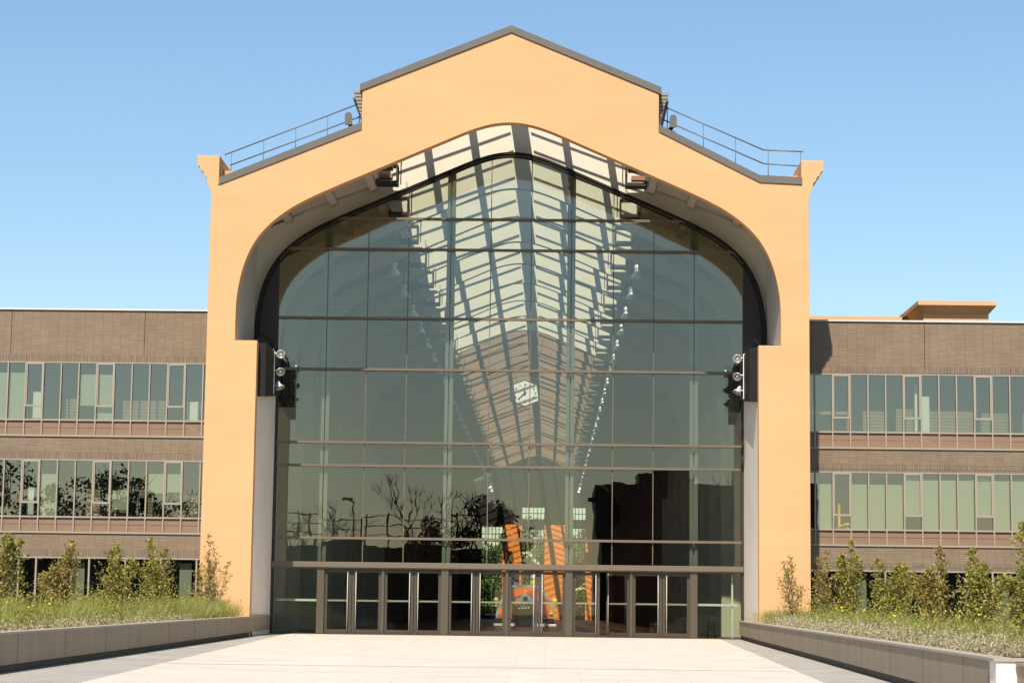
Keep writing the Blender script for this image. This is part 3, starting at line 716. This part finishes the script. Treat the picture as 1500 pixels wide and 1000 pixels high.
def scatter(s, n, ylo, yhi, inner, depth, clump=None):
    out = []
    while len(out) < n:
        y = RNG.uniform(ylo, yhi); f = RNG.random()
        x0 = 9.8+.012*max(0, -y-8) if s < 0 else 9.4
        x = s*(x0+.35+inner+depth*f)
        if clump and math.sin(y*1.7+2*math.sin(x*2.3))+math.sin(x*3.1+y*.6) < clump: continue
        out.append((x, y, zpl(y)-.07))
    return out
blades('tall_grass', scatter(-1, 14000, -34, 4.6, .3, 3.4, .1)+scatter(-1, 9000, -11, 4.6, .02, 1.8, -.6), .78, .014, GRASS, 'tall yellow green grass growing in the left planter')
blades('meadow_grass', scatter(1, 12000, -42, 4.6, .6, 3.0, -.1)+scatter(1, 4000, -4, 4.6, .1, 1.2), .62, .014, GRASS, 'green grass tufts between shrubs in the right planter')
def mounds(name, pts, sz, mat, label, k=26, r=.16, hz=.11):
    P = np.array(pts); n = len(P); C = np.repeat(P, k, 0)+RNG.normal(size=(n*k, 3))*np.array([r, r, .06])
    C[:, 2] = np.maximum(C[:, 2], np.repeat(P[:, 2], k))+np.abs(RNG.normal(size=n*k))*hz
    o = quads_np(name, leaf_quads(C, sz, sz*.35, .8), mat); return tag(o, label, 'ground cover', kind='stuff')
mounds('silver_groundcover', scatter(1, 1000, -45, 4.6, .12, .95, -.9), .075, SILVERL, 'pale silvery ground cover along the inner edge of the right planter', k=34, hz=.15)
mounds('grey_groundcover', scatter(-1, 420, -36, -6, .10, 1.0, -.3)+scatter(-1, 300, -40, -20, .1, 2.0, -.3), .075, SILVERL, 'pale grey ground cover along the inner edge of the left planter')
mounds('leafy_groundcover', scatter(1, 330, -42, 4, .8, 2.6, -.3)+scatter(-1, 520, -38, 0, .5, 3.0, -.5), .095, LEAFA, 'low olive leafy ground cover under the shrubs', k=46, r=.24, hz=.42)
fp = scatter(-1, 26, -34, -12, 1.0, 3.0)+scatter(1, 40, -40, -8, .8, 2.4)
P = np.array(fp); P[:, 2] += RNG.uniform(.3, .75, len(P))
C = np.repeat(P, 4, 0)+RNG.normal(size=(len(P)*4, 3))*.02
tag(quads_np('yellow_flowers', leaf_quads(C, .06, .05, 0), PETAL), 'small yellow flowers dotted through the planting', 'flowers', kind='stuff')

# ------------------------------------------------------------------ painted vehicle inside
veh = thing('painted_vehicle', 'brightly painted vehicle with orange arched nose parked inside the hall', 'art vehicle', (.2, 61.4, .012))
P_OR = M('vehicle_orange', (.80, .16, .03), .4); P_TE = M('vehicle_teal', (.12, .45, .50), .4); P_PK = M('vehicle_salmon', (.75, .32, .22), .45)
P_PU = M('vehicle_purple', (.34, .14, .34), .45); P_BK = M('vehicle_black', (.012, .010, .010), .5); P_YE = M('vehicle_yellow', (.85, .60, .03), .4); P_RD = M('vehicle_red', (.60, .03, .02), .4); P_BL = M('vehicle_blue', (.10, .30, .55), .4)
def archring(ro, ri, h0, hs, y0, y1, name, mat, par, a0=0, a1=math.pi, n=28):
    o = [(ro*math.cos(a), h0+ro*hs*math.sin(a)) for a in np.linspace(a0, a1, n)]
    if ri <= 0: pts = o
    else: pts = o+[(ri*math.cos(a), h0+ri*hs*math.sin(a)) for a in np.linspace(a1, a0, n)]
    return MB().xz(pts, y0, y1).build(name, mat, par)
archring(1.98, 1.86, .55, 1.15, .02, 4.2, 'body', P_TE, veh)
archring(1.86, 1.36, .55, 1.15, 0, 4.0, 'fender_arch', P_OR, veh)
archring(1.36, 0, .55, 1.12, .06, 3.9, 'nose_panel', P_PK, veh, math.pi/2, math.pi)
archring(1.36, 0, .55, 1.12, .061, 3.9, 'nose_panel', P_PU, veh, 0, math.pi/2)
MB().lathe([(0,0),(.86,0),(.9,.05),(.9,.3)], (0, -.08, .82), (0, 1, 0), 26).build('grille', P_BK, veh)
th = MB()
for i in range(9):
    a = math.pi*(.12+.76*i/8); c = Vector((.80*math.cos(a), -.12, .82+.80*math.sin(a)))
    th.lathe([(.085,0),(0,.17)], c, (-math.cos(a), 0, -math.sin(a)), 6)
th.build('teeth', M('grey_teeth', (.30, .29, .27), .5), veh)
MB().lathe([(0,-.02),(.30,0),(.36,.05)], (0, -.02, 1.86), (0, 1, 0), 20).build('emblem', P_TE, veh)
MB().lathe([(0,-.03),(.18,-.02)], (0, -.03, 1.86), (0, 1, 0), 16).build('emblem', P_BK, veh)
MB().box(-.04, .04, -.03, .02, 2.15, 2.45).build('crest', P_YE, veh)
rd = MB()
for x, z in ((-.75,.75),(-.68,.95),(-.8,1.1),(-.72,.6),(-1.15,.5)): rd.ball((x, -.15, z), .09, .06, .11, 8, 6)
rd.build('ornament', P_RD, veh)
lt = MB()
for i, x in enumerate((-.4,-.2,0,.22)): lt.ball((x, -.18, 1.2+.02*i), .06, .04, .06, 8, 6)
lt.build('ornament', WHITEP, veh)
MB().box(-.5, .5, -.12, 0, .1, .55).box(-1.86, 1.86, .05, 3.9, .28, .56).build('chassis', P_BK, veh)
for s in (-1, 1):
    hl = MB().lathe([(.10,0),(.12,.30),(.14,.32)], (s*1.98, -.1, 1.35)).build('headlight', WHITEP, veh)
    MB().lathe([(.17,0),(.19,.05),(.17,.16),(.09,.25),(0,.28)], (s*1.98, -.1, 1.66)).build('headlight_cap', P_YE, hl)
    wh = MB().tube((s*1.55, .5, .42), (s*1.92, .5, .42), .42, n=20).build('wheel', P_BK, veh)
    MB().tube((s*1.93, .5, .42), (s*1.945, .5, .42), .22, n=16).build('rim', SILVER, wh)
    wh = MB().tube((s*1.55, 3.3, .42), (s*1.92, 3.3, .42), .42, n=20).build('wheel', P_BK, veh)
    MB().tube((s*1.93, 3.3, .42), (s*1.945, 3.3, .42), .22, n=16).build('rim', SILVER, wh)
    MB().box(s*.6, s*2.1, -.35, -.1, .03, .20).build('bumper', WHITEP, veh, .03)
    x = -.85 if s < 0 else .72; yd = .55
    st = MB().tube((x, yd, 2.3), (x, yd, 3.75), .42, n=20).build('cabin_drum', P_PU if s < 0 else P_YE, veh)
    MB().tube((x-.02, yd-.02, 3.15), (x-.02, yd-.02, 3.55), .43, n=20).build('painted_band', P_BL if s < 0 else WHITEP, st)
    MB().lathe([(.46,0),(.44,.12),(.34,.3),(.18,.42),(0,.47)], (x, yd, 3.75), n=20).build('dome', M('dome_grey', (.45, .42, .42), .5), st)
    MB().lathe([(.55,0),(.58,.08),(.5,.12)], (x, yd, 2.62), n=20).build('ledge', SILVER, st)
MB().box(1.62, 1.85, -.12, .05, .85, 1.15).build('ornament', P_YE, veh)
# small furniture just inside the right doors
tb = thing('trestle_table', 'dark trestle table just inside the doors on the right', 'table', (6.9, 9, .012))
MB().box(-.75, .75, -.35, .35, .70, .74).build('tabletop', DARKSTEEL, tb)
for x in (-.65, .65):
    for y in (-.28, .28): MB().tube((x, y, 0), (x*.92, y, .70), .02).build('leg', DARKSTEEL, tb)
ab = thing('folded_barrier', 'black folding stand behind the fixed pane at far right', 'stand', (8.55, 7.6, .012))
MB().tube((-.16, 0, 0), (-.07, 0, 1.0), .035).tube((.16, 0, 0), (.07, 0, 1.0), .035).tube((-.07, 0, 1.0), (.07, 0, 1.0), .035).box(-.12, .12, -.01, .01, .35, .42).build('stand_frame', P_BK, ab)

# ------------------------------------------------------------------ trees
def tree(x, y, h, crown_r, crown_z, label, leaf, n=2600, ls=.35, bare=False, seed=0, z0=None, name='tree', group=None):
    t = thing(name, label, 'tree', (x, y, gz(y) if z0 is None else z0), 0, group); rr = random.Random(seed)
    tk = MB(); tips = []
    def grow(p, d, ln, r, lv):
        q = p
        for k in range(3):
            d = (d+Vector((rr.gauss(0, .12), rr.gauss(0, .12), rr.gauss(0.05, .08)))).normalized(); e = q+d*ln/3
            tk.tube(q, e, r*(1-k*.2), r*(1-(k+1)*.2), n=6, cap=False); q = e
        tips.append(q)
        if lv > 0:
            for m in range(3 if lv > 1 else 4):
                a = rr.uniform(0, 6.28); sp = rr.uniform(.45, .95)
                nd = (d+Vector((math.cos(a)*sp, math.sin(a)*sp, rr.uniform(-.1, .4)))).normalized()
                grow(q, nd, ln*rr.uniform(.55, .78), r*.55, lv-1)
    th_ = h-crown_z if bare else crown_z
    grow(Vector((0, 0, 0)), Vector((0, 0, 1)), h*.38, h*.017, 4 if bare else 3)
    tk.build('trunk', DBARK, t)
    if not bare:
        cl = []
        while len(cl) < 46:
            v = Vector((rr.uniform(-1, 1), rr.uniform(-1, 1), rr.uniform(-1, 1)))
            if v.length < 1: cl.append(Vector((v.x*crown_r, v.y*crown_r, crown_z+(h-crown_z)*(.45+.45*v.z)+rr.gauss(0, .25))))
        C = []
        for c in cl:
            rad = crown_r*rr.uniform(.18, .42)
            k = n//46
            v = RNG.normal(size=(k, 3)); v /= np.linalg.norm(v, axis=1)[:, None]; v *= rad*RNG.random((k, 1))**.4
            C.append(v*np.array([1, 1, .75])+np.array(c))
        quads_np('crown', leaf_quads(np.concatenate(C), ls, ls*.6), leaf, t)
    return t
# beyond the far end of the hall
for i, (x, y, h, r) in enumerate(((-6.4,227,14.8,4.6),(.2,228,16.8,4.8),(6.3,227,16.8,4.6),(13,231,14,4.8),(-14.0,231,14.5,4.8))):
    tree(x, y, h, r, -.5, ['sunlit green tree outside the left far window of the hall','sunlit green tree outside the middle far window of the hall','sunlit green tree outside the right far window of the hall',
         'green tree beyond the far right corner of the hall','green tree beyond the far left corner of the hall'][i], LEAFG, 15000, .55, seed=i, z0=0, group='trees beyond the far end of the hall')
# things across the plaza, seen mirrored in the glass
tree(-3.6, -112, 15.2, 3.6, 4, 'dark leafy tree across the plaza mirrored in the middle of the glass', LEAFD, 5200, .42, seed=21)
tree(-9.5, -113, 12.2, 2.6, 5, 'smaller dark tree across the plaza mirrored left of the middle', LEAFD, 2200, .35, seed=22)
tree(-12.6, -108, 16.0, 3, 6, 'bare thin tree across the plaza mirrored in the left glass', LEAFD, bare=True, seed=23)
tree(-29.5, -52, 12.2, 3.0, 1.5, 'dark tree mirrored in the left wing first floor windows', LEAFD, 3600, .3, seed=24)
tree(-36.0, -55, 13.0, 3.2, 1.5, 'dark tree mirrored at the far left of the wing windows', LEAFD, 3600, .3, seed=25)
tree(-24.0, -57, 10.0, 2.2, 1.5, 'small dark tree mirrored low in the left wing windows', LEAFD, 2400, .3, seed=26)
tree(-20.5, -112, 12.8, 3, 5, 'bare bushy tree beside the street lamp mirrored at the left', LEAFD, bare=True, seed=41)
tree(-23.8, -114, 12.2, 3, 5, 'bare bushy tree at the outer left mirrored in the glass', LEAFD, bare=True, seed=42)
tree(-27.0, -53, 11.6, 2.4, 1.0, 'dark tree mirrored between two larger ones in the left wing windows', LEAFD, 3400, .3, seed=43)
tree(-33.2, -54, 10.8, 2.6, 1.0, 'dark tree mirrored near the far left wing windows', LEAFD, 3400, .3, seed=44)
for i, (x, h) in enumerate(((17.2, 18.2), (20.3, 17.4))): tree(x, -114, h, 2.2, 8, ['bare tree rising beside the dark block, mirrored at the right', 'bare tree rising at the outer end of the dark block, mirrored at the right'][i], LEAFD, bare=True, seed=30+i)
zb = gz(-118)
BLOCK = M('dark_block_render', (.045, .04, .036), .9)
ab_ = thing('apartment_block', 'dark flat roofed block across the plaza mirrored at right in the glass', 'building', (14.5, -124, zb))
MB().box(-7.9, 14, -7, 6, 0, 15.4).box(-8.6, -7.9, 4, 6, 13.8, 14.2).box(-4.2, 1.5, -5, 4, 15.4, 16.6).build('wall', BLOCK, ab_)
for fl_ in range(4):
    for c in range(6):
        MB().box(-6.6+c*3.2, -5.2+c*3.2, 6.0, 6.06, 1.2+fl_*3.5, 2.9+fl_*3.5).build('window', DARKSTEEL, ab_)
for sx, lab in ((1, 'long dark boundary wall across the plaza mirrored in the right wing windows'), (-1, 'long dark boundary wall across the plaza mirrored in the left wing windows')):
    bw = tag(MB().box(-27, 27, -.2, .2, 0, 6.8).box(-27.05, 27.05, -.26, .26, 6.8, 6.95).build('boundary_wall', BLOCK), lab, 'wall'); bw.location = (sx*54, -117, zb)
sh = thing('low_building', 'long low dark building across the plaza mirrored at left in the glass', 'building', (-17, -120, zb))
MB().box(-24, 13, -4, 3, 0, 8.4).box(-24.2, 13.2, -4.2, 3.2, 8.4, 8.7).build('wall', BLOCK, sh)
for c in range(7): MB().box(-20+c*4.6, -18.2+c*4.6, 3.0, 3.05, 3.2, 5.4).build('window', DARKSTEEL, sh)
rl = thing('roof_railing', 'tall post and wire railing on the low building mirrored at left', 'railing', (-17, -118, zb+8.7))
for z in (1.1, 2.0, 2.9): MB().box(-12, 12, -.05, .05, z, z+.09).build('rail', DARKSTEEL, rl)
for x in (-11.5, -9.6, -8.9, -5.9, -4.6, -2.2, .6, 2.8, 4.4, 6.9, 9.2, 11.6): MB().tube((x, 0, 0), (x, 0, 3.2), .09, n=6).build('post', DARKSTEEL, rl)
lp = thing('street_lamp', 'tall street lamp across the plaza mirrored in the left glass', 'street lamp', (-16.0, -104, gz(-104)))
MB().tube((0, 0, 0), (0, 0, 12.6), .13, .08).tube((0, 0, 12.6), (-.5, 0, 13.0), .06).build('pole', DARKSTEEL, lp)
MB().lathe([(.1,.25),(.35,.18),(.42,0),(0,-.02)], (-.6, 0, 12.9)).build('lamp_head', DARKSTEEL, lp)

# ------------------------------------------------------------------ camera, light, world
def rotm(yaw, pitch, roll):
    cy, sy, cp, sp = math.cos(yaw), math.sin(yaw), math.cos(pitch), math.sin(pitch)
    f = Vector((sy*cp, cy*cp, sp)); r = Vector((cy, -sy, 0)); u = r.cross(f)
    return r*math.cos(roll)+u*math.sin(roll), u*math.cos(roll)-r*math.sin(roll), f
r, u, f = rotm(-.0179, .12684, .0125)
cam = bpy.data.cameras.new('camera'); cam.sensor_width = 36; cam.lens = 74.4; cam.clip_end = 4000; cam.clip_start = .5
co = bpy.data.objects.new('camera', cam); COL.objects.link(co)
co.matrix_world = Matrix(((r.x, u.x, -f.x, 1.65), (r.y, u.y, -f.y, -82), (r.z, u.z, -f.z, 1.0), (0, 0, 0, 1)))
S.camera = co
to_sun = Vector((-.19, -1, 1.2)).normalized()
sl = bpy.data.lights.new('sun', 'SUN'); sl.energy = 5.0; sl.angle = R(.53); sl.color = (1, .915, .79)
so = bpy.data.objects.new('sun', sl); COL.objects.link(so); so.rotation_euler = (-to_sun).to_track_quat('-Z', 'Y').to_euler()
wd = bpy.data.worlds.new('World'); S.world = wd; wd.use_nodes = True
t = wd.node_tree; bg = t.nodes['Background']
sk = t.nodes.new('ShaderNodeTexSky'); sk.sky_type = 'NISHITA'; sk.sun_disc = False
sk.sun_elevation = math.asin(to_sun.z); sk.sun_rotation = math.atan2(to_sun.x, to_sun.y); sk.altitude = 0
sk.air_density = 1.4; sk.dust_density = .05; sk.ozone_density = 6
t.links.new(sk.outputs[0], bg.inputs['Color']); bg.inputs['Strength'].default_value = .107
S.view_settings.view_transform = 'Standard'; S.view_settings.look = 'None'; S.view_settings.exposure = .4; S.view_settings.gamma = 1
S.render.engine = 'CYCLES'
cy = S.cycles; cy.max_bounces = 8; cy.transparent_max_bounces = 24; cy.caustics_reflective = False; cy.caustics_refractive = False
cy.use_denoising = True; cy.sample_clamp_indirect = 6
